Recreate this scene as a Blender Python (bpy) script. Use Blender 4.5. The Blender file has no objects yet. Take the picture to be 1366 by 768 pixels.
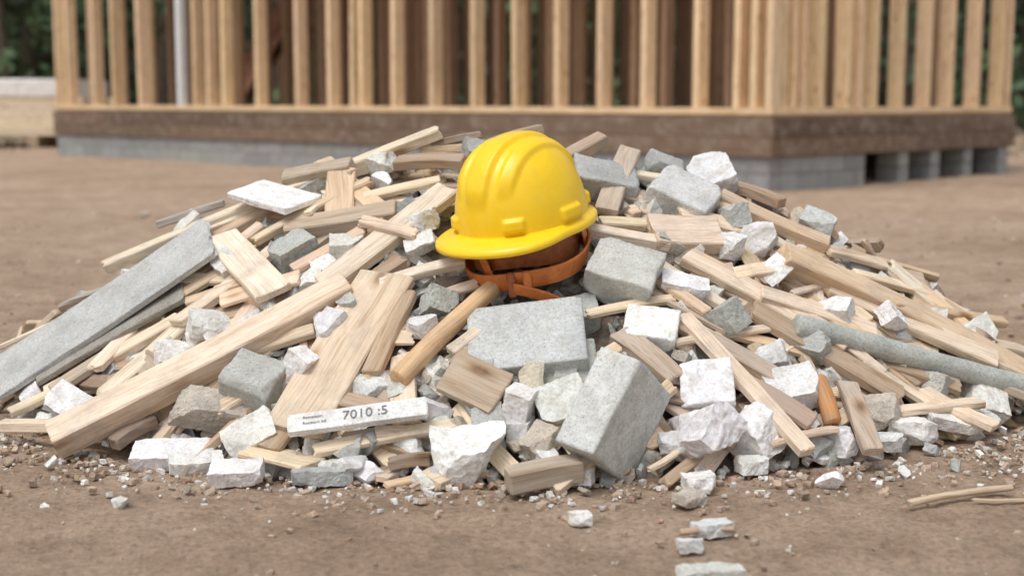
import bpy, math, random
import numpy as np
from mathutils import Vector, Matrix, noise
random.seed(7); np.random.seed(7)
SC=bpy.context.scene
COL=bpy.context.collection
H=.50
def h(x,y): return max(0.0,H*(1-(abs(x)/1.17)**2-(abs(y)/.74)**1.15))
def hn(x,y):
    e=.03
    return Vector((-(h(x+e,y)-h(x-e,y))/(2*e),-(h(x,y+e)-h(x,y-e))/(2*e),1)).normalized()

# ---------------------------------------------------------------- materials
def newmat(name):
    m=bpy.data.materials.new(name); m.use_nodes=True
    nt=m.node_tree; b=nt.nodes["Principled BSDF"]
    return m,nt,b
def N(nt,t,**k):
    n=nt.nodes.new(t)
    for a,v in k.items(): setattr(n,a,v)
    return n
def L(nt,a,b): nt.links.new(a,b)
def noise_tex(nt,vec,scale,detail=4,rough=.55,mapscale=None):
    if mapscale:
        mp=N(nt,'ShaderNodeMapping'); mp.inputs['Scale'].default_value=mapscale; L(nt,vec,mp.inputs[0]); vec=mp.outputs[0]
    n=N(nt,'ShaderNodeTexNoise'); n.inputs['Scale'].default_value=scale; n.inputs['Detail'].default_value=detail; n.inputs['Roughness'].default_value=rough
    L(nt,vec,n.inputs['Vector']); return n.outputs['Fac']
def ramp(nt,fac,pts):
    r=N(nt,'ShaderNodeValToRGB'); e=r.color_ramp.elements
    while len(e)<len(pts): e.new(.5)
    for i,(p,c) in enumerate(pts):
        e[i].position=p; e[i].color=(c[0],c[1],c[2],1) if isinstance(c,tuple) else (c,c,c,1)
    L(nt,fac,r.inputs[0]); return r.outputs[0]
def mix(nt,fac,a,b,mode='MIX'):
    m=N(nt,'ShaderNodeMix',data_type='RGBA',blend_type=mode)
    for s,v in ((m.inputs[0],fac),(m.inputs[6],a),(m.inputs[7],b)):
        if isinstance(v,(int,float)): s.default_value=v
        elif isinstance(v,tuple): s.default_value=(v[0],v[1],v[2],1)
        else: L(nt,v,s)
    return m.outputs[2]
def wsum(nt,items):
    out=None
    for s,w in items:
        m=N(nt,'ShaderNodeMath',operation='MULTIPLY_ADD'); L(nt,s,m.inputs[0]); m.inputs[1].default_value=w
        if out: L(nt,out,m.inputs[2])
        else: m.inputs[2].default_value=0
        out=m.outputs[0]
    return out
def attr(nt,name):
    return N(nt,'ShaderNodeAttribute',attribute_name=name)
def bump(nt,b,hgt,strength,dist):
    bp=N(nt,'ShaderNodeBump'); bp.inputs['Strength'].default_value=strength; bp.inputs['Distance'].default_value=dist
    L(nt,hgt,bp.inputs['Height']); L(nt,bp.outputs[0],b.inputs['Normal'])

def wood_mat(name,dirt=1.0,fine=1.0):
    m,nt,b=newmat(name)
    lc=attr(nt,'lc').outputs['Vector']; col=attr(nt,'col').outputs['Color']
    wn=N(nt,'ShaderNodeTexNoise'); wn.inputs['Scale'].default_value=4; wn.inputs['Detail'].default_value=1; L(nt,lc,wn.inputs['Vector'])
    vm=N(nt,'ShaderNodeVectorMath',operation='MULTIPLY_ADD'); L(nt,wn.outputs['Color'],vm.inputs[0]); vm.inputs[1].default_value=(.05,.05,.05); L(nt,lc,vm.inputs[2]); wl=vm.outputs[0]
    g1=noise_tex(nt,wl,1,4,.6,(1.6,34,34)); g2=noise_tex(nt,wl,1,3,.6,(9,260*fine,260*fine))
    c=mix(nt,1,col,ramp(nt,g1,[(.3,(.77,.69,.61)),(.46,(.96,.945,.925)),(.7,(1.08,1.09,1.11))]),'MULTIPLY')
    c=mix(nt,1,c,ramp(nt,g2,[(.33,(.80,.755,.70)),(.5,1.0),(.7,(1.06,1.06,1.06))]),'MULTIPLY')
    mp=N(nt,'ShaderNodeMapping'); mp.inputs['Scale'].default_value=(4.2,10,10); L(nt,lc,mp.inputs[0])
    v=N(nt,'ShaderNodeTexVoronoi'); v.inputs['Scale'].default_value=1; L(nt,mp.outputs[0],v.inputs['Vector'])
    c=mix(nt,1,c,ramp(nt,v.outputs['Distance'],[(.05,(.45,.33,.24)),(.11,(.85,.78,.7)),(.17,(1.0,1.0,1.0))]),'MULTIPLY')
    d=noise_tex(nt,lc,11,4,.7)
    c=mix(nt,ramp(nt,d,[(.48,0.0),(.70,.55*dirt)]),c,(.37,.32,.265))
    L(nt,c,b.inputs['Base Color']); b.inputs['Roughness'].default_value=.8; b.inputs['Specular IOR Level'].default_value=.22
    bump(nt,b,g2,.55,.0015)
    return m
def stone_mat(name,dirtcol,dirt=.5,pore=1.0,bs=.6):
    m,nt,b=newmat(name)
    lc=attr(nt,'lc').outputs['Vector']; col=attr(nt,'col').outputs['Color']
    n1=noise_tex(nt,lc,14,3,.6); n2=noise_tex(nt,lc,170,3,.7); n3=noise_tex(nt,lc,45,4,.65)
    c=mix(nt,1,col,ramp(nt,n1,[(.3,.82),(.5,1.0),(.7,1.10)]),'MULTIPLY')
    c=mix(nt,1,c,ramp(nt,n2,[(.3,.76),(.5,1.0),(.7,1.12)]),'MULTIPLY')
    c=mix(nt,ramp(nt,n3,[(.46,0.0),(.68,dirt)]),c,dirtcol)
    v=N(nt,'ShaderNodeTexVoronoi'); v.inputs['Scale'].default_value=230; L(nt,lc,v.inputs['Vector'])
    pr=ramp(nt,v.outputs['Distance'],[(.1,.0),(.3,1.0)])
    c=mix(nt,.4*pore,c,mix(nt,1,c,pr,'MULTIPLY'))
    L(nt,c,b.inputs['Base Color']); b.inputs['Roughness'].default_value=.92; b.inputs['Specular IOR Level'].default_value=.15
    bump(nt,b,wsum(nt,((pr,.22*pore),(n2,.8*bs),(n3,1.3*bs))),1,.0024)
    return m
WOOD=wood_mat("wood_grain")
CONC=stone_mat("concrete",(.40,.36,.30),.45,1.0,.6)
PLAS=stone_mat("plaster",(.48,.42,.34),.55,.2,.65)
FRAMEW=wood_mat("framing_lumber",.3,.3)

# ---------------------------------------------------------------- mesh accumulation
class Acc:
    def __init__(s): s.v=[];s.f=[];s.lc=[];s.c=[];s.n=0
    def add(s,V,F,LC,col):
        s.v.append(V); s.f.extend([tuple(i+s.n for i in q) for q in F]); s.lc.append(LC)
        s.c.append(np.tile(np.array([col[0],col[1],col[2],1.0]),(len(V),1))); s.n+=len(V)
    def obj(s,name,mat,smooth=False,parent=None,origin=None):
        V=np.vstack(s.v)
        o0=np.array(origin if origin is not None else (0,0,0),float)
        me=bpy.data.meshes.new(name); me.from_pydata((V-o0).tolist(),[],s.f)
        a=me.attributes.new('lc','FLOAT_VECTOR','POINT'); a.data.foreach_set('vector',np.vstack(s.lc).astype('f').ravel())
        a=me.attributes.new('col','FLOAT_COLOR','POINT'); a.data.foreach_set('color',np.vstack(s.c).astype('f').ravel())
        if smooth: me.polygons.foreach_set('use_smooth',[True]*len(me.polygons))
        me.materials.append(mat); me.update()
        o=bpy.data.objects.new(name,me); COL.objects.link(o); o.location=o0
        if parent: o.parent=parent
        return o
def frame(u,n):
    u=Vector(u).normalized(); n=Vector(n); n=(n-u*n.dot(u)).normalized(); v=n.cross(u)
    return np.array([u,v,n])
def rnd3(k=5): return np.array([random.uniform(-k,k) for _ in range(3)])

def prof_rect(w,t,r,nw=3,nt_=1):
    pts=[]; hw,ht=w/2,t/2; r=min(r,hw*.5,ht*.5)
    def seg(a,b,n):
        for i in range(n): 
            k=i/n; pts.append((a[0]+(b[0]-a[0])*k,a[1]+(b[1]-a[1])*k))
    seg((-hw+r,-ht),(hw-r,-ht),nw); seg((hw-r,-ht),(hw,-ht+r),1)
    seg((hw,-ht+r),(hw,ht-r),nt_); seg((hw,ht-r),(hw-r,ht),1)
    seg((hw-r,ht),(-hw+r,ht),nw); seg((-hw+r,ht),(-hw,ht-r),1)
    seg((-hw,ht-r),(-hw,-ht+r),nt_); seg((-hw,-ht+r),(-hw+r,-ht),1)
    return np.array(pts)
def prof_circ(r,n=20):
    return np.array([(r*math.cos(a),r*math.sin(a)) for a in np.linspace(0,2*math.pi,n,endpoint=False)])
def bar(acc,A,B,prof,n,col,rag=.0,warp=0.002,nx=None,skew=0,taper=0):
    A=np.array(A,float);B=np.array(B,float); Ln=np.linalg.norm(B-A)
    R=frame(B-A,n)
    nx=nx or max(3,int(Ln/.04)); k=len(prof)
    xs=[0.0,min(.0025,Ln*.1)]+list(np.linspace(0,Ln,nx+1)[1:-1])+[Ln-min(.0025,Ln*.1),Ln]
    bw1,bw2=random.uniform(-1,1)*warp,random.uniform(-1,1)*warp
    V=[]
    e0=np.random.rand(k)*rag; e1=np.random.rand(k)*rag
    e0=(e0+np.roll(e0,1))/2*1.3; e1=(e1+np.roll(e1,1))/2*1.3
    pm=np.abs(prof).max(axis=0)
    for j,x in enumerate(xs):
        s=1.0-taper*x/Ln
        if j in(0,len(xs)-1): s*=1-min(.0018/pm.min(),.25)
        P=np.zeros((k,3)); P[:,0]=x; P[:,1:]=prof*s
        if j<2: P[:,0]+=e0+ (P[:,1]*skew)
        if j>=len(xs)-2: P[:,0]-=e1
        q=4*(x/Ln)*(1-x/Ln)
        P[:,1]+=bw1*q*3; P[:,2]+=bw2*q*3
        P[:,1:]+=np.random.randn(k,2)*.0004
        V.append(P)
    m=len(xs)
    V=np.vstack(V); c0=V[:k].mean(0); c1=V[-k:].mean(0); c0[0]+=rag*.2;c1[0]-=rag*.2
    V=np.vstack([V,c0,c1]); F=[]
    for j in range(m-1):
        for i in range(k):
            i2=(i+1)%k; F.append((j*k+i,(j+1)*k+i,(j+1)*k+i2,j*k+i2))
    for i in range(k):
        i2=(i+1)%k; F.append((m*k,i,i2)); F.append((m*k+1,(m-1)*k+i2,(m-1)*k+i))
    W=A+V@R
    acc.add(W,F,V+rnd3(),col)

_bg={}
def boxgrid(nx,ny,nz):
    key=(nx,ny,nz)
    if key in _bg: return _bg[key]
    d={};V=[];F=[]
    def vid(i,j,k):
        if (i,j,k) not in d:
            d[(i,j,k)]=len(V); V.append((i/nx*2-1,j/ny*2-1,k/nz*2-1))
        return d[(i,j,k)]
    for i in range(nx):
        for j in range(ny):
            F.append((vid(i,j,nz),vid(i+1,j,nz),vid(i+1,j+1,nz),vid(i,j+1,nz)))
            F.append((vid(i,j,0),vid(i,j+1,0),vid(i+1,j+1,0),vid(i+1,j,0)))
    for i in range(nx):
        for k in range(nz):
            F.append((vid(i,0,k),vid(i+1,0,k),vid(i+1,0,k+1),vid(i,0,k+1)))
            F.append((vid(i,ny,k),vid(i,ny,k+1),vid(i+1,ny,k+1),vid(i+1,ny,k)))
    for j in range(ny):
        for k in range(nz):
            F.append((vid(0,j,k),vid(0,j,k+1),vid(0,j+1,k+1),vid(0,j+1,k)))
            F.append((vid(nx,j,k),vid(nx,j+1,k),vid(nx,j+1,k+1),vid(nx,j,k+1)))
    _bg[key]=(np.array(V),F); return _bg[key]
def chunk(acc,c,dims,u,n,col,rough=.3,cell=.006,chips=4):
    dims=np.array(dims,float)
    nn=[max(2,min(30,int(round(d/cell)))) for d in dims]
    V,F=boxgrid(*nn); V=V*dims/2
    s=dims.min()
    for _ in range(chips):
        d=np.array([random.choice((-1,1))*random.uniform(.25,1) for _ in range(3)])
        if random.random()<.5: d[random.randrange(3)]*=.15
        d/=np.linalg.norm(d)
        sup=(np.abs(d)*dims/2).sum()
        lim=sup-s*random.uniform(.05,.12+.6*rough)
        q=V@d-lim; V=V-np.outer(np.clip(q,0,None),d)
    off=Vector(rnd3(50)); fr=1.6/s
    out=V.copy()
    amp=s*.13*rough
    for i in range(len(V)):
        p=Vector(V[i])
        nv=noise.noise_vector(p*fr+off)
        n2=noise.noise_vector(p*fr*4+off)
        out[i]=V[i]+np.array(nv)*amp+np.array(n2)*(amp*.32+.0004)
    R=frame(u,n)
    acc.add(np.array(c)+out@R,F,V+rnd3(),col)

def vary(c,k=.1):
    s=1+random.uniform(-k,k); return (c[0]*s,c[1]*s*(1+random.uniform(-.02,.02)),c[2]*s*(1+random.uniform(-.05,.05)))
T={'P':(.77,.635,.48),'L':(.80,.70,.565),'O':(.69,.52,.36),'W':(.49,.40,.315),'B':(.47,.35,.255),'G':(.44,.40,.34),'D':(.31,.235,.175),
   'g':(.585,.59,.56),'g2':(.45,.46,.435),'w':(.83,.82,.795),'wg':(.70,.70,.67),'t':(.52,.46,.38)}
# ---------------------------------------------------------------- pieces: ends in millimetres (world), w,t mm, tone, roll deg
PL=[
((-851,-64,275),(-146,-11,558),28,24,'L',0),((-803,-572,32),(-305,-367,275),58,50,'P',10),((-354,-369,275),(-124,-164,445),54,24,'L',0),
((-373,-637,60),(-229,-356,300),112,20,'P',0),((-590,-146,350),(-444,-364,262),72,16,'L',-6),((-518,-191,340),(-285,-93,460),20,18,'P',0),
((-453,-174,368),(-227,-192,405),48,28,'W',0),((-739,-245,190),(-506,-124,371),28,16,'P',0),((-687,-245,217),(-523,-208,312),26,14,'O',0),
((-635,-263,230),(-490,-273,282),24,14,'O',0),((-813,-251,143),(-678,-254,214),26,24,'D',0),((-906,-290,57),(-639,-295,205),28,20,'P',0),
((-767,-393,72),(-596,-292,227),42,16,'L',0),((-957,-19,187),(-807,-97,242),16,14,'G',0),((-1275,-70,18),(-913,-88,181),14,10,'P',0),((-942,-439,29),(-662,-506,45),34,20,'P',0),
((-248,-379,280),(-89,-345,322),24,18,'L',0),((-297,-380,265),(-203,-320,324),34,18,'B',0),((-242,-48,492),(-96,-94,498),38,22,'B',0),
((-170,1,526),(-63,0,550),22,16,'D',0),((-349,-60,480),(-338,-196,372),60,16,'O',0),((-307,-133,425),(-141,-116,462),24,14,'P',0),((-246,-557,146),(-191,-399,270),34,20,'B',0),
((-337,-672,38),(-89,-661,82),26,14,'P',0),((-230,-664,68),(-89,-666,76),24,12,'P',0),((-450,-636,32),(-326,-705,24),70,10,'P',0),
((-208,-709,25),(-127,-707,35),26,20,'D',0),((247,-30,518),(184,-218,404),46,20,'W',0),((112,-50,502),(192,-1,542),34,28,'B',0),
((157,-68,487),(392,-49,451),20,14,'L',0),((126,-261,378),(307,-265,345),24,22,'L',0),((171,-235,385),(265,-220,380),24,18,'P',0),((265,-250,368),(414,-203,359),80,32,'P',0),
((253,-299,329),(420,-389,224),24,16,'L',0),((334,-284,326),(629,-370,166),46,20,'P',0),((426,-85,426),(647,-106,328),38,26,'O',0),((491,-163,352),(732,-161,246),14,10,'L',0),
((523,-236,321),(1035,-172,70),50,44,'O',0),((536,-293,253),(661,-186,267),14,10,'P',0),((697,-193,246),(858,-136,189),24,18,'P',0),((748,-228,225),(1046,-15,154),24,18,'O',0),
((964,-124,125),(1090,-16,90),28,18,'P',0),((132,-456,237),(302,-389,258),20,12,'P',0),((184,-484,210),(290,-563,137),44,20,'W',0),((291,-487,190),(491,-388,204),16,12,'P',0),
((303,-438,220),(491,-504,120),36,18,'W',0),((311,-429,230),(498,-665,34),34,18,'P',0),((445,-368,236),(721,-429,77),56,18,'B',0),((610,-457,110),(611,-653,32),36,18,'W',0),
((655,-380,140),(778,-403,59),20,14,'P',0),((-8,-800,22),(110,-755,32),42,36,'W',0),((221,-754,28),(287,-675,48),12,8,'P',0),
((591,-345,191),(696,-388,113),24,12,'P',0),((-698,-572,25),(-641,-508,55),34,22,'D',0),
((-750,0,361),(-606,-2,408),22,16,'G',0),((-399,-1,495),(-241,-206,393),40,14,'O',0),((589,-203,289),(694,-272,194),30,16,'P',0),((-110,-532,182),(-58,-491,215),24,14,'P',0),
((-194,0,518),(27,-2,534),28,18,'P',0),((-524,-443,152),(-359,-440,207),28,16,'P',0),((770,-376,82),(885,-459,30),36,16,'P',0),
((-420,-640,35),(-300,-470,170),60,14,'B',0),((-560,-420,135),(-470,-260,270),40,16,'P',0),((330,-180,395),(520,-150,350),46,18,'P',0),
((700,-330,130),(860,-330,75),40,16,'B',0),((560,-180,300),(820,-260,120),48,16,'P',0),((-720,-150,280),(-480,-60,410),34,18,'O',0),
((-100,-560,160),(-30,-440,220),30,12,'B',0),((840,-240,100),(1060,-300,28),40,18,'W',0),((60,-640,75),(250,-600,95),34,14,'B',0),((400,-560,80),(560,-470,110),30,14,'P',0),
((-900,-200,100),(-700,-330,120),40,18,'B',0),((430,30,450),(560,-60,410),40,22,'B',0),((-480,-20,460),(-330,-60,490),40,20,'W',0),((-60,-30,525),(60,60,560),36,22,'B',0),
((350,200,400),(720,260,230),40,20,'P',0),((-300,200,420),(-700,280,200),50,20,'W',0),((0,150,480),(120,450,230),50,20,'P',0),((-500,420,120),(-200,250,330),44,22,'P',0),((500,480,60),(300,200,330),44,22,'P',0),
((-640,-330,200),(-470,-200,330),36,16,'P',0),((-660,-200,270),(-520,-260,280),26,14,'L',0),((-420,-300,300),(-290,-240,370),34,14,'O',0),((-300,-230,390),(-180,-290,365),26,14,'P',0),
((-160,-420,255),(-60,-380,285),22,12,'P',0),((420,-300,290),(560,-230,300),30,14,'P',0),((560,-300,235),(700,-350,150),36,14,'O',0),((640,-120,320),(780,-60,280),28,14,'P',0),
((840,-60,240),(960,-150,130),34,16,'O',0),((250,-330,300),(360,-420,235),26,12,'O',0),((-800,-330,110),(-700,-200,230),34,14,'P',0),((-560,-520,85),(-450,-420,175),40,14,'B',0),
((-700,-60,330),(-360,-30,470),30,14,'L',0),((-830,-150,215),(-560,-110,350),34,16,'P',0),((-880,-330,70),(-700,-260,180),40,16,'W',0),((-560,-300,240),(-400,-330,290),36,12,'P',0),
((620,-230,260),(960,-230,110),46,18,'P',0),((470,-330,260),(700,-300,180),40,16,'P',0),((690,-150,275),(900,-60,210),26,14,'P',0),((360,-520,150),(520,-600,70),44,14,'B',0),
((-520,-560,80),(-420,-500,140),28,12,'P',0),((90,-560,150),(190,-520,190),26,12,'P',0),((-300,-590,110),(-180,-640,90),34,12,'B',0),((700,-460,60),(880,-380,60),36,14,'P',0),
((430,-640,40),(560,-600,60),30,12,'P',0),((860,-200,150),(1120,-240,20),32,14,'P',0),((-960,-350,30),(-800,-250,110),30,14,'P',0),((280,-60,440),(470,-110,400),30,14,'O',0)
]
def mm(p): return (p[0]/1000,p[1]/1000,p[2]/1000)
for d in PL:
    A,B=np.array(mm(d[0])),np.array(mm(d[1])); w,t=d[2]/1000,d[3]/1000
    M=(A+B)/2; n=hn(M[0],M[1])
    if h(M[0],M[1])<.03: n=Vector((0,0,1))
    n=Matrix.Rotation(math.radians(d[5]+random.uniform(-8,8)),3,Vector(B-A).normalized())@n
    a=Acc(); bar(a,A,B,prof_rect(w,t,.0025,4,2),n,vary(T[d[4]],.10),rag=random.choice((.001,.002,.008)),warp=.0015,skew=random.uniform(-.25,.25))
    nm='wooden_beam' if min(w,t)>.035 else ('wooden_stick' if w<.021 else 'wooden_plank')
    o=a.obj(nm,WOOD,origin=M)
def rod(name,A,B,r,col,mat,rag=.001,taper=0):
    a=Acc();A=mm(A);B=mm(B); bar(a,A,B,prof_circ(r,24),(0,0.1,1),col,rag=rag,warp=.001,taper=taper); 
    o=a.obj(name,mat,True,origin=(np.array(A)+np.array(B))/2); return o
rod('wooden_handle',(-199,-580,142),(-34,-400,280),.0195,(.74,.51,.30),WOOD,.001,.12)
rod('wooden_dowel',(545,-500,130),(562,-560,60),.016,(.58,.29,.12),WOOD)
rod('concrete_pipe',(525,-390,209),(1060,-245,49),.0215,(.46,.48,.44),CONC,.003)
rod('wooden_branch',(607,-875,7),(803,-790,9),.0055,(.65,.53,.38),WOOD,.006)
rod('wooden_branch',(712,-850,5),(850,-838,5),.0035,(.65,.50,.35),WOOD,.006)
rod('wooden_branch',(238,-1020,6),(327,-1004,7),.005,(.52,.38,.27),WOOD,.006)
def board(name,A,B,w,t,col,mat,n,rag=.004,nw=8,warp=.001):
    a=Acc();A=np.array(mm(A));B=np.array(mm(B)); bar(a,A,B,prof_rect(w,t,.0015,nw,2),n,col,rag=rag,warp=warp); return a.obj(name,mat,origin=(A+B)/2)
board('cement_sheet',(-1035,-200,66),(-598,-165,356),.165,.013,(.50,.505,.485),CONC,(-.42,-.44,.79),.012)
board('cement_sheet',(-940,-235,92),(-640,-220,262),.11,.012,(.34,.32,.28),CONC,(-.42,-.44,.79),.012)
board('plaster_tile',(-555,-40,440),(-415,-160,414),.10,.013,(.82,.82,.80),PLAS,(.05,-.35,.93),.001,8,0)
board('plywood_square',(-112,-582,160),(-15,-620,122),.088,.014,(.50,.40,.30),WOOD,(.1,-.75,.65),.002)
lab=board('labelled_lath',(-376,-668,80),(-140,-671,114),.038,.014,(.80,.80,.77),PLAS,(-.05,-.62,.78),.001,8,0)

CH=[
((27,-508,200),(208,150,36),'g',.08,(1,-.05,.13),(-.02,-.62,.78),2),((75,-535,152),(150,90,40),'g2',.3,(1,0,.1),(0,-.7,.7),3),
((207,-365,296),(126,105,74),'g',.35,(.9,-.2,-.25),(-.2,-.5,.85),4),((170,-700,103),(172,150,75),'g',.10,(-.45,-.35,-.82),(.78,-.6,-.17),3),
((251,-465,214),(96,78,35),'w',.3,(.95,-.2,-.1),(.1,-.6,.8),4),((340,-560,128),(92,82,45),'w',.35,(.98,-.1,.1),(.1,-.8,.5),4),
((319,-660,60),(105,90,75),'w',.9,None,None,6),((417,-625,58),(80,75,55),'w',.8,None,None,6),((498,-510,112),(92,72,45),'wg',.5,(.9,.1,.2),(0,-.6,.8),4),
((322,-360,275),(92,50,32),'w',.6,(.95,0,-.2),(0,-.4,.9),4),((569,-580,34),(58,50,44),'wg',.6,None,None,5),((722,-490,30),(82,62,44),'w',.7,None,None,5),
((806,-420,31),(105,62,36),'w',.55,(.9,.2,-.25),(0,-.3,.95),5),((915,-300,47),(96,70,50),'wg',.7,None,None,5),((955,-110,140),(74,60,56),'wg',.6,None,None,5),
((85,-630,110),(86,70,48),'wg',.45,(.9,.1,.3),(.1,-.75,.6),4),((9,-640,98),(86,46,44),'w',.6,(.15,-.3,.9),(-.3,-.9,0),4),((-70,-705,40),(122,88,72),'w',.95,(1,0,.1),(0,-.4,.9),7),
((-452,-725,16),(86,46,26),'w',.6,(1,0,.05),(0,-.3,.95),4),((-579,-620,20),(140,60,28),'w',.5,(1,0,.02),(.05,-.35,.93),4),((-535,-650,12),(90,40,24),'wg',.6,(.9,.3,0),(0,-.3,.95),4),
((-449,-606,51),(92,58,36),'w',.6,None,None,5),((-457,-516,125),(96,84,60),'g2',.35,(.9,-.3,-.25),(.1,-.6,.8),4),((-384,-513,142),(86,46,38),'w',.6,(.4,-.3,.85),(-.3,-.9,.2),4),
((-535,-534,80),(130,62,52),'t',.9,(.95,.1,-.2),(0,-.5,.85),6),((-836,-365,54),(80,60,30),'w',.4,(.8,-.3,-.4),(-.2,-.6,.7),4),((-938,-263,52),(52,42,32),'w',.7,None,None,5),
((-572,-345,200),(76,60,42),'wg',.7,None,None,5),((-430,-231,328),(86,60,46),'g2',.6,None,None,5),((-320,-266,336),(64,50,42),'wg',.7,None,None,5),((-355,-303,300),(50,46,36),'w',.6,None,None,5),
((-261,-41,485),(62,55,60),'wg',.9,None,None,6),((185,-113,460),(130,85,50),'g2',.35,(.95,.2,-.2),(-.1,-.5,.85),4),((318,-8,484),(70,60,50),'g2',.35,(.8,.2,-.4),(.2,-.5,.85),4),
((348,-118,425),(130,110,55),'g',.35,(.85,-.3,-.4),(.1,-.45,.85),4),((417,-12,462),(90,84,60),'wg',.6,(.9,.1,.3),(.1,-.7,.7),5),((488,-181,345),(80,60,56),'wg',.6,None,None,5),
((441,-139,384),(70,50,50),'g2',.6,None,None,5),((383,-411,220),(84,62,56),'g2',.45,None,None,5),((100,-400,225),(120,70,46),'g2',.35,(1,.1,.15),(0,-.5,.85),4),((-166,-476,217),(56,44,40),'wg',.7,None,None,5),
((-134,-417,252),(60,50,40),'g2',.7,None,None,5),((-176,-240,385),(60,50,40),'wg',.7,None,None,5),((-634,-384,145),(70,54,40),'w',.7,None,None,5),((-332,-440,210),(66,52,40),'wg',.7,None,None,5),
((-90,-700,30),(50,36,26),'g2',.8,None,None,5),((46,-693,59),(60,48,36),'t',.8,None,None,5),((58,-725,35),(50,36,30),'wg',.8,None,None,5),((529,-592,34),(60,46,34),'g2',.8,None,None,5),
((660,-479,62),(70,54,46),'t',.8,None,None,5),((656,-553,25),(60,46,30),'wg',.8,None,None,5),((472,-459,155),(56,50,40),'wg',.7,None,None,5),((270,-680,50),(50,40,30),'wg',.8,None,None,5),
((-679,-20,355),(70,50,34),'wg',.6,None,None,5),((639,-28,363),(70,54,40),'g',.6,None,None,5),((507,-248,290),(60,46,36),'w',.6,None,None,5),((-172,-293,343),(60,40,36),'wg',.6,None,None,5),
((-411,-29,445),(60,44,36),'g2',.6,None,None,5),((-67,-25,512),(70,50,46),'g2',.6,None,None,5),((99,-952,7),(34,24,20),'w',.9,None,None,5),((248,-1073,6),(36,28,18),'wg',.9,None,None,5),
((260,-1190,4),(88,40,16),'g',.95,(1,.2,0),(0,0,1),7),((290,-1000,6),(56,30,20),'wg',.9,None,None,5),((276,-847,7),(50,34,20),'t',.9,None,None,5),((303,-770,10),(56,44,28),'w',.9,None,None,6),
((-604,-867,5),(26,20,14),'wg',.9,None,None,5),((-310,-734,12),(100,34,24),'g2',.6,(1,.1,0),(0,0,1),5),((800,-330,85),(70,50,40),'g2',.7,None,None,5),((880,-380,26),(64,50,34),'wg',.8,None,None,5),
((-760,-430,40),(60,46,40),'wg',.8,None,None,5),((110,-740,18),(46,36,30),'w',.8,None,None,5),((400,-680,18),(46,36,26),'wg',.8,None,None,5),((-250,-560,120),(60,46,40),'wg',.7,None,None,5),((560,-400,170),(56,46,40),'g2',.7,None,None,5),
((-470,-400,200),(60,46,40),'w',.8,None,None,5),((-300,-400,250),(50,40,36),'g2',.8,None,None,5),((-560,-220,300),(56,46,36),'w',.8,None,None,5),((430,-230,330),(60,50,40),'wg',.8,None,None,5),((300,-250,350),(54,44,36),'g2',.8,None,None,5),
((620,-300,220),(60,44,40),'w',.8,None,None,5),((740,-260,200),(56,44,36),'w',.8,None,None,5),((850,-160,180),(56,44,36),'wg',.8,None,None,5),((-700,-480,50),(64,48,34),'w',.8,None,None,5),((-380,-330,285),(50,40,30),'w',.8,None,None,5)]
for c,dm,k,ro,u,n,chips in CH:
    c=mm(c)
    if u is None:
        u=Vector((random.uniform(-1,1),random.uniform(-.5,.5),random.uniform(-.4,.4))); n=hn(c[0],c[1])+Vector(rnd3(.35))
        if h(c[0],c[1])<.01: u.z=0; n=Vector((0,0,1))
    a=Acc(); big=max(dm)>120
    chunk(a,c,[x/1000 for x in dm],u,n,vary(T[k],.07),ro,.0055 if big else .004,chips)
    pl=k in('w','wg')
    nm='concrete_block' if (k in('g','g2') and ro<.5) else ('plaster_chunk' if pl else 'concrete_chunk')
    a.obj(nm,PLAS if pl else CONC,smooth=(ro<.4),origin=c)

INK,nt,b=newmat('ink'); b.inputs['Base Color'].default_value=(.19,.19,.20,1); b.inputs['Roughness'].default_value=.8
def text(body,size,pos,parentobj,R):
    cu=bpy.data.curves.new('lettering','FONT'); cu.body=body; cu.size=size; cu.extrude=.0002; cu.align_x='LEFT'; cu.align_y='CENTER'
    cu.materials.append(INK)
    o=bpy.data.objects.new('lettering',cu); COL.objects.link(o); o.parent=parentobj
    o.matrix_local=Matrix.Translation(pos)@R
A=Vector((-376,-668,80));B=Vector((-140,-671,114))
Rm=Matrix(frame(B-A,(-.05,-.62,.78)).tolist()).transposed().to_4x4()
ux,vy,nz=[Vector(r) for r in frame(B-A,(-.05,-.62,.78))]
text("7010 :5",.026,ux*(-.025)+nz*.0085,lab,Rm)
text("Remeeson",.008,ux*(-.092)+nz*.0085+vy*.007,lab,Rm)
text("Rosleons ltd",.008,ux*(-.092)+nz*.0085-vy*.005,lab,Rm)

# ---------------------------------------------------------------- rubble filler
rub=bpy.data.objects.new('rubble_pile',None); COL.objects.link(rub)
gx,gy=120,80; V=[];F=[]
for j in range(gy+1):
    for i in range(gx+1):
        x=-1.25+2.5*i/gx; y=-.85+1.7*j/gy
        z=h(x,y)-.042+ .03*noise.noise(Vector((x*14,y*14,0)))+.012*noise.noise(Vector((x*45,y*45,3)))
        q=(x-.0)**2/.15**2+(y+.37)**2/.11**2
        if q<1: z-=.035*(1-q)
        if h(x,y)<=0: z=-.05
        V.append((x,y,z))
for j in range(gy):
    for i in range(gx):
        a0=j*(gx+1)+i; F.append((a0,a0+1,a0+gx+2,a0+gx+1))
ac=Acc(); ac.add(np.array(V),F,np.array(V),(.19,.15,.115)); ac.obj('shade_core',CONC,False,rub)  # mound under the rubble, coloured dark to paint shade into the gaps
ac=Acc();ap=Acc();aw=Acc()
def nearhat(x,y,m=0): return abs(x-.01)<.17+m and -.50-m<y<-.14
def spot(spread=1.0,out=.06):
    while True:
        x=random.uniform(-1.2,1.2)*spread;y=random.uniform(-.8,.8)*spread
        if y>.1 and random.random()<.5: continue
        if h(x,y)>0.0 or random.random()<out: return x,y
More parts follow.
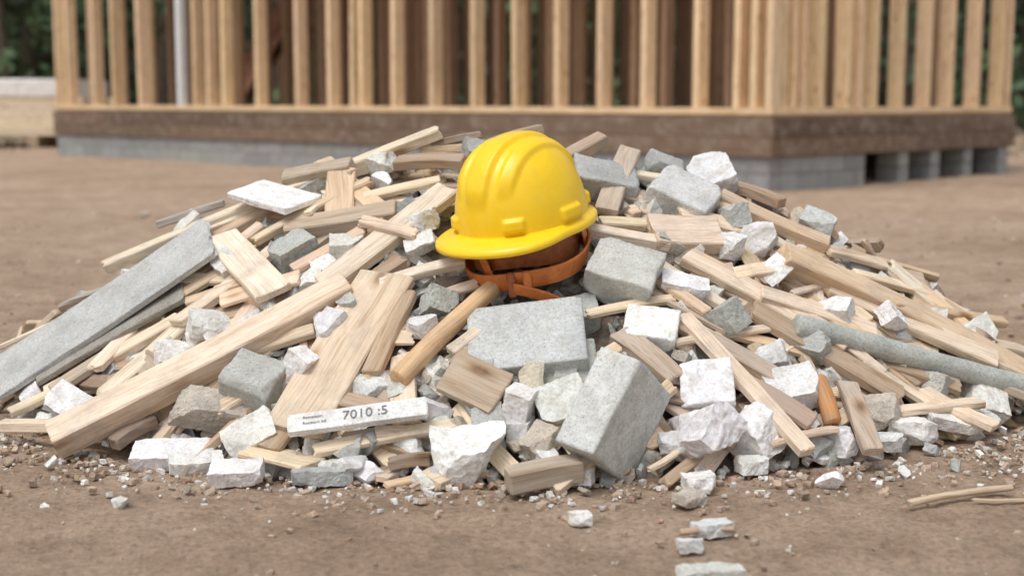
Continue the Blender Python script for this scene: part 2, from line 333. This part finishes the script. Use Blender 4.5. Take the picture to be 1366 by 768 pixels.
for _ in range(2150):
    x,y=spot(1.03); s=random.choice((.012,.016,.020,.026,.034,.044))*random.uniform(.8,1.2)
    if h(x,y)<=0: s*=.5
    z=h(x,y)+random.uniform(-.036,.006) if h(x,y)>0.03 else s*.25
    if nearhat(x,y): 
        if s>.024: s*=.55
        z=h(x,y)-.048
    dm=(s*random.uniform(.9,2.0),s*random.uniform(.7,1.3),s*random.uniform(.35,.85))
    u=rnd3(1);n=np.array(hn(x,y))+rnd3(.6)
    r=random.random()
    if r<.36: chunk(ac,(x,y,z),dm,u,n,vary(T['g2'] if random.random()<.45 else T['g'],.2),.9,s/4.6,6)
    elif r<.83: chunk(ap,(x,y,z),dm,u,n,vary(T['w'] if random.random()<.5 else T['wg'],.12),.9,s/4.6,6)
    else: chunk(ac,(x,y,z),dm,u,n,vary(T['t'],.25),.9,s/4.6,6)
for _ in range(520):
    x,y=spot(.97,0); Ln=random.choice((.05,.08,.12,.17,.23,.30))*random.uniform(.8,1.2)
    if nearhat(x,y,.06): continue
    n=hn(x,y); g=Vector((x*.8,y,0)); 
    if g.length<.01: g=Vector((1,0,0))
    g.normalize(); an=random.gauss(0,.8); d=Matrix.Rotation(an,3,'Z')@g
    d=(d-n*d.dot(n)).normalized()+Vector(rnd3(.12)); d.normalize()
    z=h(x,y)+random.uniform(-.022,.018) if h(x,y)>.03 else .008
    if h(x,y)<=.03: d.z*=.1; Ln*=.6
    w=random.uniform(.014,.056);t=random.uniform(.007,.018)
    c=Vector((x,y,z))
    A=c-d*Ln/2;B=c+d*Ln/2
    if A.z<.004:A.z=.004
    if B.z<.004:B.z=.004
    bar(aw,A,B,prof_rect(w,t,.0015,2,1),n+Vector(rnd3(.3)),vary(T[random.choice('PPPLLOOWWBBD')],.15),rag=random.choice((.002,.01,.02)),nx=3)
ac.obj('concrete_rubble',CONC,False,rub);ap.obj('plaster_rubble',PLAS,False,rub);aw.obj('wood_scraps',WOOD,False,rub)
gv=bpy.data.objects.new('gravel',None); COL.objects.link(gv)
ac=Acc()
for _ in range(5600):
    r=random.random(); clod=random.random()<.52
    if r<.30:
        a=random.uniform(math.pi,2*math.pi); k=1+abs(random.gauss(0,.13)); x=1.1*k*math.cos(a); y=.72*k*math.sin(a)
        s=random.choice((.002,.003,.004,.006,.009)); white=random.random()<.35
    else:
        y=-2.2+7.2*random.random()**1.6; x=random.uniform(-1,1)*(.6+(y+3)*.45); s=random.choice((.0015,.002,.003,.003,.004,.006)); white=random.random()<.08
        if y>0: s*=1.6
    if white: col=(.78,.76,.71)
    elif clod: s*=1.3; col=vary((.45,.33,.24),.15)
    else: col=random.choice(((.62,.55,.46),(.48,.37,.28),(.38,.28,.20),(.56,.47,.38),(.70,.66,.60),(.48,.31,.22)))
    chunk(ac,(x,y,s*.05-.002),(s*random.uniform(1,1.8),s*1.1,s*.8),rnd3(1)*np.array((1,1,.3)),(0,0,1),vary(col,.15),.9,s/2.2,3)
for _ in range(18):
    x=random.uniform(-3.5,3.5); y=random.uniform(.9,5); s=random.uniform(.02,.04)
    chunk(ac,(x,y,0),(s*2.4,s*1.4,s*.3),rnd3(1)*np.array((1,1,0)),(0,0,1),vary((.66,.60,.53),.15),.9,s/5,3)
ac.obj('pebbles',CONC,False,gv)

# ---------------------------------------------------------------- hard hat
hat=bpy.data.objects.new('hard_hat',None); COL.objects.link(hat)
Y,nt,b=newmat('hat_plastic')
b.inputs['Coat Weight'].default_value=.12; b.inputs['Coat Roughness'].default_value=.25
tc=N(nt,'ShaderNodeTexCoord'); q=noise_tex(nt,tc.outputs['Object'],40,4,.6); q2=noise_tex(nt,tc.outputs['Object'],14,6,.75)
c=mix(nt,1,(.95,.62,.008),ramp(nt,q,[(.3,(.95,.94,.92)),(.6,(1.0,1.0,1.0))]),'MULTIPLY')
c=mix(nt,ramp(nt,q2,[(.56,0.0),(.76,.16)]),c,(.50,.36,.16))
L(nt,c,b.inputs['Base Color'])
L(nt,ramp(nt,q,[(.35,.30),(.7,.46)]),b.inputs['Roughness'])
def strapmat(name,c0,c1):
    m,nt,b=newmat(name)
    tc=N(nt,'ShaderNodeTexCoord'); q=noise_tex(nt,tc.outputs['Object'],60,4,.6)
    L(nt,ramp(nt,q,[(.3,c0),(.7,c1)]),b.inputs['Base Color']); b.inputs['Roughness'].default_value=.48
    bump(nt,b,noise_tex(nt,tc.outputs['Object'],300,3,.6),.4,.001)
    return m
OR=strapmat('strap_webbing',(.46,.13,.028),(.68,.22,.05)); BR=strapmat('strap_leather',(.22,.07,.022),(.40,.13,.038))
a_,b_,hh=.130,.112,.150
def sst(e0,e1,x):
    t=max(0,min(1,(x-e0)/(e1-e0))); return t*t*(3-2*t)
nth,nph=260,80; V=[];F=[]
def dome(th,ph):
    cp=math.cos(ph)**.82; sp=math.sin(ph)**.96
    x=a_*cp*math.cos(th); y=b_*cp*math.sin(th); z=hh*sp
    nrm=Vector((x/a_**2,y/b_**2,z/hh**2+1e-5)).normalized()
    up=sst(.045,.085,z)
    hw=.021
    d=.0085*(1-sst(hw-.005,hw+.005,abs(y)))*up
    d+=.0065*(sst(.034,.042,abs(y))-sst(.056,.066,abs(y)))*sst(.06,.10,z)
    for t0,wd in ((math.pi/2,.024),(-math.pi/2,.024),(.62,.018),(-.62,.018),(math.pi*.8,.02),(-math.pi*.8,.02)):
        dt=abs((th-t0+math.pi)%(2*math.pi)-math.pi)*.12
        d+=.0075*(1-sst(wd-.003,wd+.003,dt))*(sst(.008,.013,z)-sst(.028,.034,z))
    return Vector((x,y,z))+nrm*d
for j in range(nph):
    ph=(j/nph)*math.pi/2
    for i in range(nth): V.append(dome(2*math.pi*i/nth,ph))
V.append(dome(0,math.pi/2-1e-4)); top=len(V)-1
for j in range(nph-1):
    for i in range(nth):
        i2=(i+1)%nth; F.append((j*nth+i,j*nth+i2,(j+1)*nth+i2,(j+1)*nth+i))
for i in range(nth): F.append(((nph-1)*nth+i,(nph-1)*nth+(i+1)%nth,top))
me=bpy.data.meshes.new('shell');me.from_pydata([tuple(v) for v in V],[],F);me.polygons.foreach_set('use_smooth',[True]*len(F));me.materials.append(Y)
sh=bpy.data.objects.new('shell',me);COL.objects.link(sh);sh.parent=hat
md=sh.modifiers.new('s','SOLIDIFY');md.thickness=.003;md.offset=-1
V=[];F=[];K=[(0,0.004),(.12,.001),(.5,-.001),(.85,-.004),(.97,-.006),(1.0,-.010),(.985,-.015)]
for kx,(k,z) in enumerate(K):
    for i in range(nth):
        th=2*math.pi*i/nth; c=math.cos(th)
        w=.012+.030*sst(.1,.9,c)+.006*sst(.3,1,-c)
        x=(a_-.001)*math.cos(th);y=(b_-.001)*math.sin(th)
        n2=Vector((x/a_**2,y/b_**2)).normalized()
        zz=z-.006*sst(.2,1,c)*k*k
        V.append((x+n2.x*w*k,y+n2.y*w*k,zz))
for k in range(len(K)-1):
    for i in range(nth):
        i2=(i+1)%nth;F.append((k*nth+i,(k+1)*nth+i,(k+1)*nth+i2,k*nth+i2))
me=bpy.data.meshes.new('brim');me.from_pydata(V,[],F);me.polygons.foreach_set('use_smooth',[True]*len(F));me.materials.append(Y)
br=bpy.data.objects.new('brim',me);COL.objects.link(br);br.parent=hat
md=br.modifiers.new('s','SOLIDIFY');md.thickness=.0028;md.offset=0
def ribbon(name,pts,ups,w,mat,closed=False,th=.003):
    V=[];F=[];n=len(pts)
    for p,u in zip(pts,ups):
        p=Vector(p);u=Vector(u).normalized()
        V+= [tuple(p-u*w/2),tuple(p-u*w/6),tuple(p+u*w/6),tuple(p+u*w/2)]
    for i in range(n if closed else n-1):
        j=(i+1)%n
        for k in range(3): F.append((i*4+k,j*4+k,j*4+k+1,i*4+k+1))
    me=bpy.data.meshes.new(name);me.from_pydata(V,[],F);me.polygons.foreach_set('use_smooth',[True]*len(F));me.materials.append(mat)
    o=bpy.data.objects.new(name,me);COL.objects.link(o);o.parent=hat
    md=o.modifiers.new('s','SOLIDIFY');md.thickness=th;md.offset=0
    md=o.modifiers.new('b','BEVEL');md.width=.001;md.segments=2;md.limit_method='ANGLE'
    return o
TT=np.linspace(0,2*math.pi,96,endpoint=False)
ring=[(.104*math.cos(t),.090*math.sin(t),-.030+.004*math.sin(3*t)) for t in TT]
ribbon('headband',ring,[(0,0,1)]*96,.066,BR,True)
ring=[(.114*math.cos(t)+.008,.106*math.sin(t)+.008,-.064-.016*math.cos(t-.25)+.004*math.sin(3*t)) for t in TT]
ribbon('nape_strap',ring,[(math.cos(t)*.3,math.sin(t)*.3,1) for t in TT],.033,OR,True,.005)
for t,w in ((-.2,.02),(1.9,.022),(3.7,.014),(5.2,.014)):
    p0=Vector((.107*math.cos(t),.094*math.sin(t),.01));p1=Vector((.114*math.cos(t+.25),.106*math.sin(t+.25),-.070))
    tan=(-math.sin(t),math.cos(t),0)
    ribbon('strap',[p0.lerp(p1,k/6)+Vector((math.cos(t),math.sin(t),0))*(.006*math.sin(k/6*math.pi)) for k in range(7)],[tan]*7,w,OR)
for t in (0,math.pi/3,2*math.pi/3):
    ribbon('cradle_strap',[(.104*math.cos(t)*math.cos(s),.090*math.sin(t)*math.cos(s),.10*abs(math.sin(s))-.01) for s in np.linspace(0,math.pi,25)],[(-math.sin(t),math.cos(t),0)]*25,.02,BR)
ribbon('strap_tail',[(.124*math.cos(.45+.09*k)+.009,.116*math.sin(.45+.09*k)+.009,-.086-.003*k-.0003*k*k) for k in range(9)],[(.2,.2,1)]*9,.022,OR)
def bev_box(name,loc,dims,rotz,mat,parent,bv=.002):
    import bmesh
    bm=bmesh.new();bmesh.ops.create_cube(bm,size=1)
    bmesh.ops.scale(bm,vec=dims,verts=bm.verts)
    bmesh.ops.bevel(bm,geom=bm.edges[:],offset=bv,segments=3,affect='EDGES')
    me=bpy.data.meshes.new(name);bm.to_mesh(me);bm.free();me.materials.append(mat)
    o=bpy.data.objects.new(name,me);COL.objects.link(o);o.parent=parent;o.location=loc;o.rotation_euler=(0,0,rotz);return o
for t,m_ in ((.42,BR),(.66,OR)):
    bev_box('buckle',(.121*math.cos(t)+.008,.113*math.sin(t)+.008,-.080),(.009,.014,.044),math.atan2(math.sin(t)/.1,math.cos(t)/.11),m_,hat)
fw=Vector((-.62,-.78,0)); up=Vector((-.13,-.15,.975)).normalized()
fw=(fw-up*fw.dot(up)).normalized(); lf=up.cross(fw)
Mh=Matrix((fw,lf,up)).transposed().to_4x4(); Mh.translation=Vector((.020,-.312,.396))
hat.matrix_world=Mh@Matrix.Scale(1.06,4)

# ---------------------------------------------------------------- house frame
house=bpy.data.objects.new('wooden_house_frame',None); COL.objects.link(house)
O=np.array((1.77,6.8,0.));AU=np.array((-.712,.702,0.));AV=np.array((.7025,.7117,0.));AZ=np.array((0,0,1.))
AU/=np.linalg.norm(AU)
def hp(u,v,z): return O+AU*u+AV*v+AZ*z
def hbox(acc,u0,u1,v0,v1,z0,z1,col,long='z'):
    P={'u':((hp(u0,(v0+v1)/2,(z0+z1)/2)),hp(u1,(v0+v1)/2,(z0+z1)/2),AV,AZ,abs(v1-v0),z1-z0),
       'v':((hp((u0+u1)/2,v0,(z0+z1)/2)),hp((u0+u1)/2,v1,(z0+z1)/2),AU,AZ,abs(u1-u0),z1-z0),
       'z':((hp((u0+u1)/2,(v0+v1)/2,z0)),hp((u0+u1)/2,(v0+v1)/2,z1),AU,AV,abs(u1-u0),abs(v1-v0))}[long]
    A,B,wd,nd,w,t=P
    bar(acc,A,B,prof_rect(w,t,.004,1,1),Vector(nd),col,rag=0,warp=.002 if long=='z' else 0,nx=3)
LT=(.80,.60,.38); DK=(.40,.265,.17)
fr=Acc(); 
us=[.03,.16,.30,.649,1.136,1.566,2.01,2.47,2.95,3.46,3.96,4.40,4.53,4.86,5.345,5.99,6.57,6.84,7.09,8.15,8.70,9.12,9.70,9.84,9.97]
for u in us:
    hbox(fr,u-.027,u+.027,.003,.125,.572,3.0,vary(LT,.12))
vs=[.17,.30,.42,.653,1.006,1.164,1.378,1.769,2.18,2.55,3.0,3.44,3.57]
for v in vs: hbox(fr,.003,.125,v-.027,v+.027,.574,3.0,vary(LT,.12))
hbox(fr,-.01,10.01,-.006,.135,.524,.572,LT,'u'); hbox(fr,-.006,.135,.138,3.62,.524,.573,LT,'v')
hbox(fr,-.01,10.01,0,.13,3.0,3.09,LT,'u'); hbox(fr,0,.13,.133,3.62,3.0,3.09,LT,'v')
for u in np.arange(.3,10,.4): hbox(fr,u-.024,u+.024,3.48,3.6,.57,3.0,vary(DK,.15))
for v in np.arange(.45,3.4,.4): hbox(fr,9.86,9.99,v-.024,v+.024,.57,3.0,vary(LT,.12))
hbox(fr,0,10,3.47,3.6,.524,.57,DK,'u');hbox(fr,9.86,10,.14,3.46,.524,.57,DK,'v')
fr.obj('outer_studs',FRAMEW,False,house)
fi=Acc()
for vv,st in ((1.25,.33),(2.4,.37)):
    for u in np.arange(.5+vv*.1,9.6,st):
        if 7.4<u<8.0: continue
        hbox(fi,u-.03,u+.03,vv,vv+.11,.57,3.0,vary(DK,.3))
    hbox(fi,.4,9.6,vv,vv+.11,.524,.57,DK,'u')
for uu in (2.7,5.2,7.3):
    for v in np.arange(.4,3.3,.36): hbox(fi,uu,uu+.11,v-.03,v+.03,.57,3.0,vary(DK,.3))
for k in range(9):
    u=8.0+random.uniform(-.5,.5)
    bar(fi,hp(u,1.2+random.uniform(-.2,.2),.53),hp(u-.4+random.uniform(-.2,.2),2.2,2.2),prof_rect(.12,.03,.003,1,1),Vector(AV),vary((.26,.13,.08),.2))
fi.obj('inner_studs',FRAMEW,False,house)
dk=Acc()
for i in range(25): hbox(dk,i*.4+.002,(i+1)*.4-.002,0.01,3.61,.505,.523,vary((.42,.30,.19),.1),'v')
for i in range(25): hbox(dk,i*.4+.002,(i+1)*.4-.002,0,3.62,3.092,3.12,vary((.42,.30,.19),.1),'v')  # unseen upper deck, added to keep the interior in shade
dk.obj('floor_and_shade_deck',FRAMEW,False,house)
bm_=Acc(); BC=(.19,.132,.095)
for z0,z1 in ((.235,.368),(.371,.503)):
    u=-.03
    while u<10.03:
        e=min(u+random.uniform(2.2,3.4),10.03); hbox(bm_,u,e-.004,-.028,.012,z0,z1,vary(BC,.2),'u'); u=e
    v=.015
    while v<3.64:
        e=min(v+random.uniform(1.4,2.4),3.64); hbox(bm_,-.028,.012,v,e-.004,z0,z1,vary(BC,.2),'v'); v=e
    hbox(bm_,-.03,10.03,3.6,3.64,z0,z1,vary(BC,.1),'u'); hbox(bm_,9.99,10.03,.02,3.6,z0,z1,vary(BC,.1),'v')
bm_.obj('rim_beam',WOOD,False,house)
fd=Acc()
def cmu(u0,u1,v0,v1,z0,z1,lg): hbox(fd,u0,u1,v0,v1,z0,z1,vary((.32,.33,.325),.12),lg)
for row,(z0,z1) in enumerate(((-.05,.112),(.118,.232))):
    off=.0 if row else .2
    u=-off
    while u<10: cmu(max(u,0)+.004,min(u+.4,10)-.004,0,.15,z0,z1,'u'); u+=.4
    v=.152-off
    while v<1.2:
        cmu(0,.15,max(v,.152)+.004,min(v+.4,1.25)-.004,z0,z1,'v'); v+=.4
    for v in (1.75,2.25,2.8,3.42): cmu(0,.2,v,v+.14,z0,z1,'v'); cmu(1.8,2.0,v,v+.14,z0,z1,'v')
    u=0
    while u<10: cmu(u+.004,u+.396,3.45,3.6,z0,z1,'u'); u+=.4
    v=.2
    while v<3.3: cmu(9.85,10,v,v+.392,z0,z1,'v'); v+=.4
hbox(fd,.01,9.99,.01,.14,-.05,.228,(.28,.28,.27),'u'); hbox(fd,.01,.14,.16,1.23,-.05,.228,(.28,.28,.27),'v')
fd.obj('foundation_blocks',CONC,False,house)
WH,nt,b=newmat('white_post_paint');b.inputs['Roughness'].default_value=.5
q=noise_tex(nt,N(nt,'ShaderNodeTexCoord').outputs['Object'],8,3); L(nt,ramp(nt,q,[(.3,(.68,.70,.70)),(.7,(.78,.80,.80))]),b.inputs['Base Color'])
wp=Acc(); hbox(wp,7.32,7.40,-.002,.08,.573,2.999,(1,1,1)); hbox(wp,7.34,7.39,1.0,1.08,.573,2.999,(1,1,1)); wp.obj('white_post',WH,False,house)

# ---------------------------------------------------------------- ground
def lines(c,fine,step,far,g):
    a=[0.0]
    while a[-1]<fine:a.append(a[-1]+step)
    s=step
    while a[-1]<far: s*=g;a.append(a[-1]+s)
    return [c-x for x in a[:0:-1]]+[c+x for x in a]
xs=lines(0,1.8,.016,300,1.10);ys=lines(-.9,1.2,.016,300,1.10)
V=[];F=[]
for y in ys:
    for x in xs:
        z=-.006
        if abs(x)<60 and abs(y)<60:
            z+=.009*noise.noise(Vector((x*1.3,y*1.3,0)))+.007*noise.noise(Vector((x*5,y*5,7)))+.006*noise.noise(Vector((x*17,y*17,2)))
            if abs(x)<3 and abs(y+.9)<2.5: z+=.006*noise.noise(Vector((x*42,y*42,9)))
            if y>3: z+=.02*noise.noise(Vector((x*.6,y*.9,5)))*min(1,(y-3)/2)
            q=((x-3.3)/1.5)**2+((y-6.4)/.7)**2
            if q<1: z+=.10*(1-q)**2*(.7+.6*noise.noise(Vector((x*3,y*3,1))))
        V.append((x,y,z))
w=len(xs)
for j in range(len(ys)-1):
    for i in range(w-1): a0=j*w+i;F.append((a0,a0+1,a0+w+1,a0+w))
G,nt,b=newmat('bare_dirt')
tc=N(nt,'ShaderNodeTexCoord').outputs['Object']
n1=noise_tex(nt,tc,1.1,5,.65);n2=noise_tex(nt,tc,9,6,.7);n3=noise_tex(nt,tc,85,6,.8)
c=ramp(nt,n1,[(.3,(.365,.258,.178)),(.5,(.46,.335,.238)),(.7,(.53,.40,.298))])
c=mix(nt,1,c,ramp(nt,n2,[(.3,(.72,.70,.68)),(.5,(1.0,1.0,1.0)),(.72,(1.15,1.15,1.15))]),'MULTIPLY')
c=mix(nt,1,c,ramp(nt,n3,[(.3,.50),(.5,1.0),(.7,1.28)]),'MULTIPLY')
v=N(nt,'ShaderNodeTexVoronoi');v.inputs['Scale'].default_value=60;L(nt,tc,v.inputs['Vector'])
c=mix(nt,ramp(nt,v.outputs['Distance'],[(.07,.6),(.16,.0)]),c,(.60,.52,.43))
v2=N(nt,'ShaderNodeTexVoronoi');v2.inputs['Scale'].default_value=34;L(nt,tc,v2.inputs['Vector'])
c=mix(nt,ramp(nt,v2.outputs['Distance'],[(.06,.5),(.14,.0)]),c,(.22,.14,.10))
L(nt,c,b.inputs['Base Color']);b.inputs['Roughness'].default_value=.95;b.inputs['Specular IOR Level'].default_value=.12
bump(nt,b,wsum(nt,((n2,1.6),(n3,1.4))),1,.006)
me=bpy.data.meshes.new('ground');me.from_pydata(V,[],F);me.polygons.foreach_set('use_smooth',[True]*len(F));me.materials.append(G)
go=bpy.data.objects.new('ground',me);COL.objects.link(go)

# ---------------------------------------------------------------- trees, grass, lumber stack
LF,nt,b=newmat('foliage')
L(nt,attr(nt,'col').outputs['Color'],b.inputs['Base Color']);b.inputs['Roughness'].default_value=.7
BK,nt,b=newmat('bark');q=noise_tex(nt,N(nt,'ShaderNodeTexCoord').outputs['Object'],12,4);L(nt,ramp(nt,q,[(.3,(.06,.045,.03)),(.7,(.13,.10,.07))]),b.inputs['Base Color']);b.inputs['Roughness'].default_value=.9
trees=bpy.data.objects.new('distant_trees',None);COL.objects.link(trees)
rs=np.random.RandomState(3)
cen=[];tr=Acc()
for k in range(84):
    row=k//28
    x=-42+84*(k%28)/27+rs.uniform(-1.2,1.2)+row; y=(26,30,34)[row]+rs.uniform(-1.5,1.5)-abs(x)*.08
    hgt=rs.uniform(8,10)+row*1.5
    bar(tr,(x,y,-.2),(x+rs.uniform(-.5,.5),y,hgt*.8),prof_circ(.18,8),(0,1,0),(1,1,1),nx=4,taper=.6)
    for q in range(34):
        zz=rs.uniform(.3,hgt); rr=2.4*(1-.5*(zz/hgt)**2)
        an=rs.uniform(0,6.28);r0=rr*math.sqrt(rs.uniform(0,1))
        cx,cy=x+r0*math.cos(an)*1.2,y+r0*math.sin(an)
        cen.append((cx,cy,zz,rs.uniform(.55,1.15),rs.uniform(.45,1.5)))
        if q%6==0: bar(tr,(x,y,zz*.7),(cx,cy,zz),prof_circ(.05,5),(0,1,.1),(1,1,1),nx=2,taper=.5)
tr.obj('trunks',BK,True,trees)
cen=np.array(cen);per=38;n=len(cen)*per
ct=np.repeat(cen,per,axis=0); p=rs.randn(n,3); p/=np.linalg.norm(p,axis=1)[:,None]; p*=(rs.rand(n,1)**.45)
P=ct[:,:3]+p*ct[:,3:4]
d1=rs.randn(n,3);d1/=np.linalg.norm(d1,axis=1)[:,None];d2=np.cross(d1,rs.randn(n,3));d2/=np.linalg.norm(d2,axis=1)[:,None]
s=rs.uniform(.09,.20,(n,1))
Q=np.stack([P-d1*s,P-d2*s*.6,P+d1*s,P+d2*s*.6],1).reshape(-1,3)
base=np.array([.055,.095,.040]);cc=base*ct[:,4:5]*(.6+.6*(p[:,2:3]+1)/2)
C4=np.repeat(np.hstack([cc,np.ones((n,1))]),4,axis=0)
me=bpy.data.meshes.new('leaves')
me.vertices.add(4*n);me.vertices.foreach_set('co',Q.astype('f').ravel())
me.loops.add(4*n);me.loops.foreach_set('vertex_index',np.arange(4*n,dtype='i'))
me.polygons.add(n);me.polygons.foreach_set('loop_start',np.arange(0,4*n,4,dtype='i'));me.polygons.foreach_set('loop_total',np.full(n,4,dtype='i'))
me.update(calc_edges=True)
a=me.attributes.new('col','FLOAT_COLOR','POINT');a.data.foreach_set('color',C4.astype('f').ravel())
me.materials.append(LF);o=bpy.data.objects.new('leaves',me);COL.objects.link(o);o.parent=trees
V=[];F=[];gx,gz=160,24
for j in range(gz+1):
    for i in range(gx+1):
        x=-70+140*i/gx; t=j/gz; z=-.3+10*t*(1+.15*noise.noise(Vector((x*.3,0,4)))); y=39-abs(x)*.15+2.5*t*t+1.3*noise.noise(Vector((x*.5,z*.5,1)))+.7*noise.noise(Vector((x*1.6,z*1.6,3)))
        V.append((x,y,z))
for j in range(gz):
    for i in range(gx): a0=j*(gx+1)+i;F.append((a0,a0+1,a0+gx+2,a0+gx+1))
ac=Acc();ac.add(np.array(V),F,np.array(V),(.028,.042,.02));ac.obj('dark_tree_backing',LF,False,trees)  # added backing sheet, shade between the trees painted as near-black green
ga=[];gf=[];gc=[]
for _ in range(9000):
    x=rs.uniform(-24,-6.3) if rs.rand()<.5 else rs.uniform(5.5,22); y=rs.uniform(15.0,24) if x<0 else rs.uniform(12.5,24)
    hg=rs.uniform(.03,.10);an=rs.uniform(0,6.28);dx,dy=math.cos(an)*.02,math.sin(an)*.02;k=len(ga)
    ga+=[(x-dx,y-dy,-.02),(x+dx,y+dy,-.02),(x+rs.uniform(-.06,.06),y+rs.uniform(-.06,.06),hg)];gf.append((k,k+1,k+2))
    c=rs.uniform(.6,1.4);gc+=[(.11*c,.12*c,.055*c,1)]*3
me=bpy.data.meshes.new('grass');me.from_pydata(ga,[],gf);a=me.attributes.new('col','FLOAT_COLOR','POINT');a.data.foreach_set('color',np.array(gc,'f').ravel());me.materials.append(LF)
o=bpy.data.objects.new('grass',me);COL.objects.link(o)
st=bpy.data.objects.new('lumber_stack',None);COL.objects.link(st)
a=Acc(); X1=-5.72
for r in range(6):
    for q in range(10):
        bar(a,(-12.5,16.2+q*.16,.2+r*.085),(X1+rs.uniform(-.1,.05),16.2+q*.16,.2+r*.085),prof_rect(.15,.078,.004,1,1),(0,0,1),vary((.84,.72,.54),.1),nx=3,warp=0)
for x in (-12,-10,-8,-6.4): bar(a,(x,16.1,.08),(x,17.8,.08),prof_rect(.12,.155,.004,1,1),(0,0,1),(.45,.36,.26),warp=0)
a.obj('stacked_boards',FRAMEW,False,st)
a=Acc(); bar(a,(-12.3,16.9,.79),(X1-.1,16.9,.79),prof_rect(1.6,.24,.02,6,2),(0,0,1),(.90,.88,.85),rag=.02,nx=14); a.obj('wrapped_sheets',PLAS,False,st)

# ---------------------------------------------------------------- light, world, camera
sun=bpy.data.lights.new('sun','SUN');sun.energy=1.4;sun.angle=math.radians(28);sun.color=(1,.985,.96)
so=bpy.data.objects.new('sun',sun);COL.objects.link(so)
el,az=math.radians(64),math.radians(215)
dv=Vector((math.sin(az)*math.cos(el),math.cos(az)*math.cos(el),math.sin(el)))
so.rotation_euler=dv.to_track_quat('Z','Y').to_euler()
W=bpy.data.worlds.new("World");SC.world=W;W.use_nodes=True;nt=W.node_tree
bg=nt.nodes['Background'];sk=N(nt,'ShaderNodeTexSky',sky_type='NISHITA',sun_disc=False);sk.sun_elevation=el;sk.sun_rotation=az
sk.dust_density=3.0
hs=N(nt,'ShaderNodeHueSaturation');hs.inputs['Saturation'].default_value=.33;hs.inputs['Value'].default_value=1.12
L(nt,sk.outputs[0],hs.inputs['Color']);L(nt,hs.outputs[0],bg.inputs['Color']);bg.inputs['Strength'].default_value=.15
cam=bpy.data.cameras.new('camera');co=bpy.data.objects.new('camera',cam);COL.objects.link(co);SC.camera=co
co.location=(0,-3,.62);co.rotation_euler=(math.pi/2-math.atan(249/1897),0,0)
cam.lens=50;cam.sensor_width=36;cam.clip_end=1000;cam.clip_start=.05
cam.dof.use_dof=True;cam.dof.focus_distance=2.55;cam.dof.aperture_fstop=3.2
SC.view_settings.view_transform='Standard';SC.view_settings.look='None';SC.view_settings.exposure=0
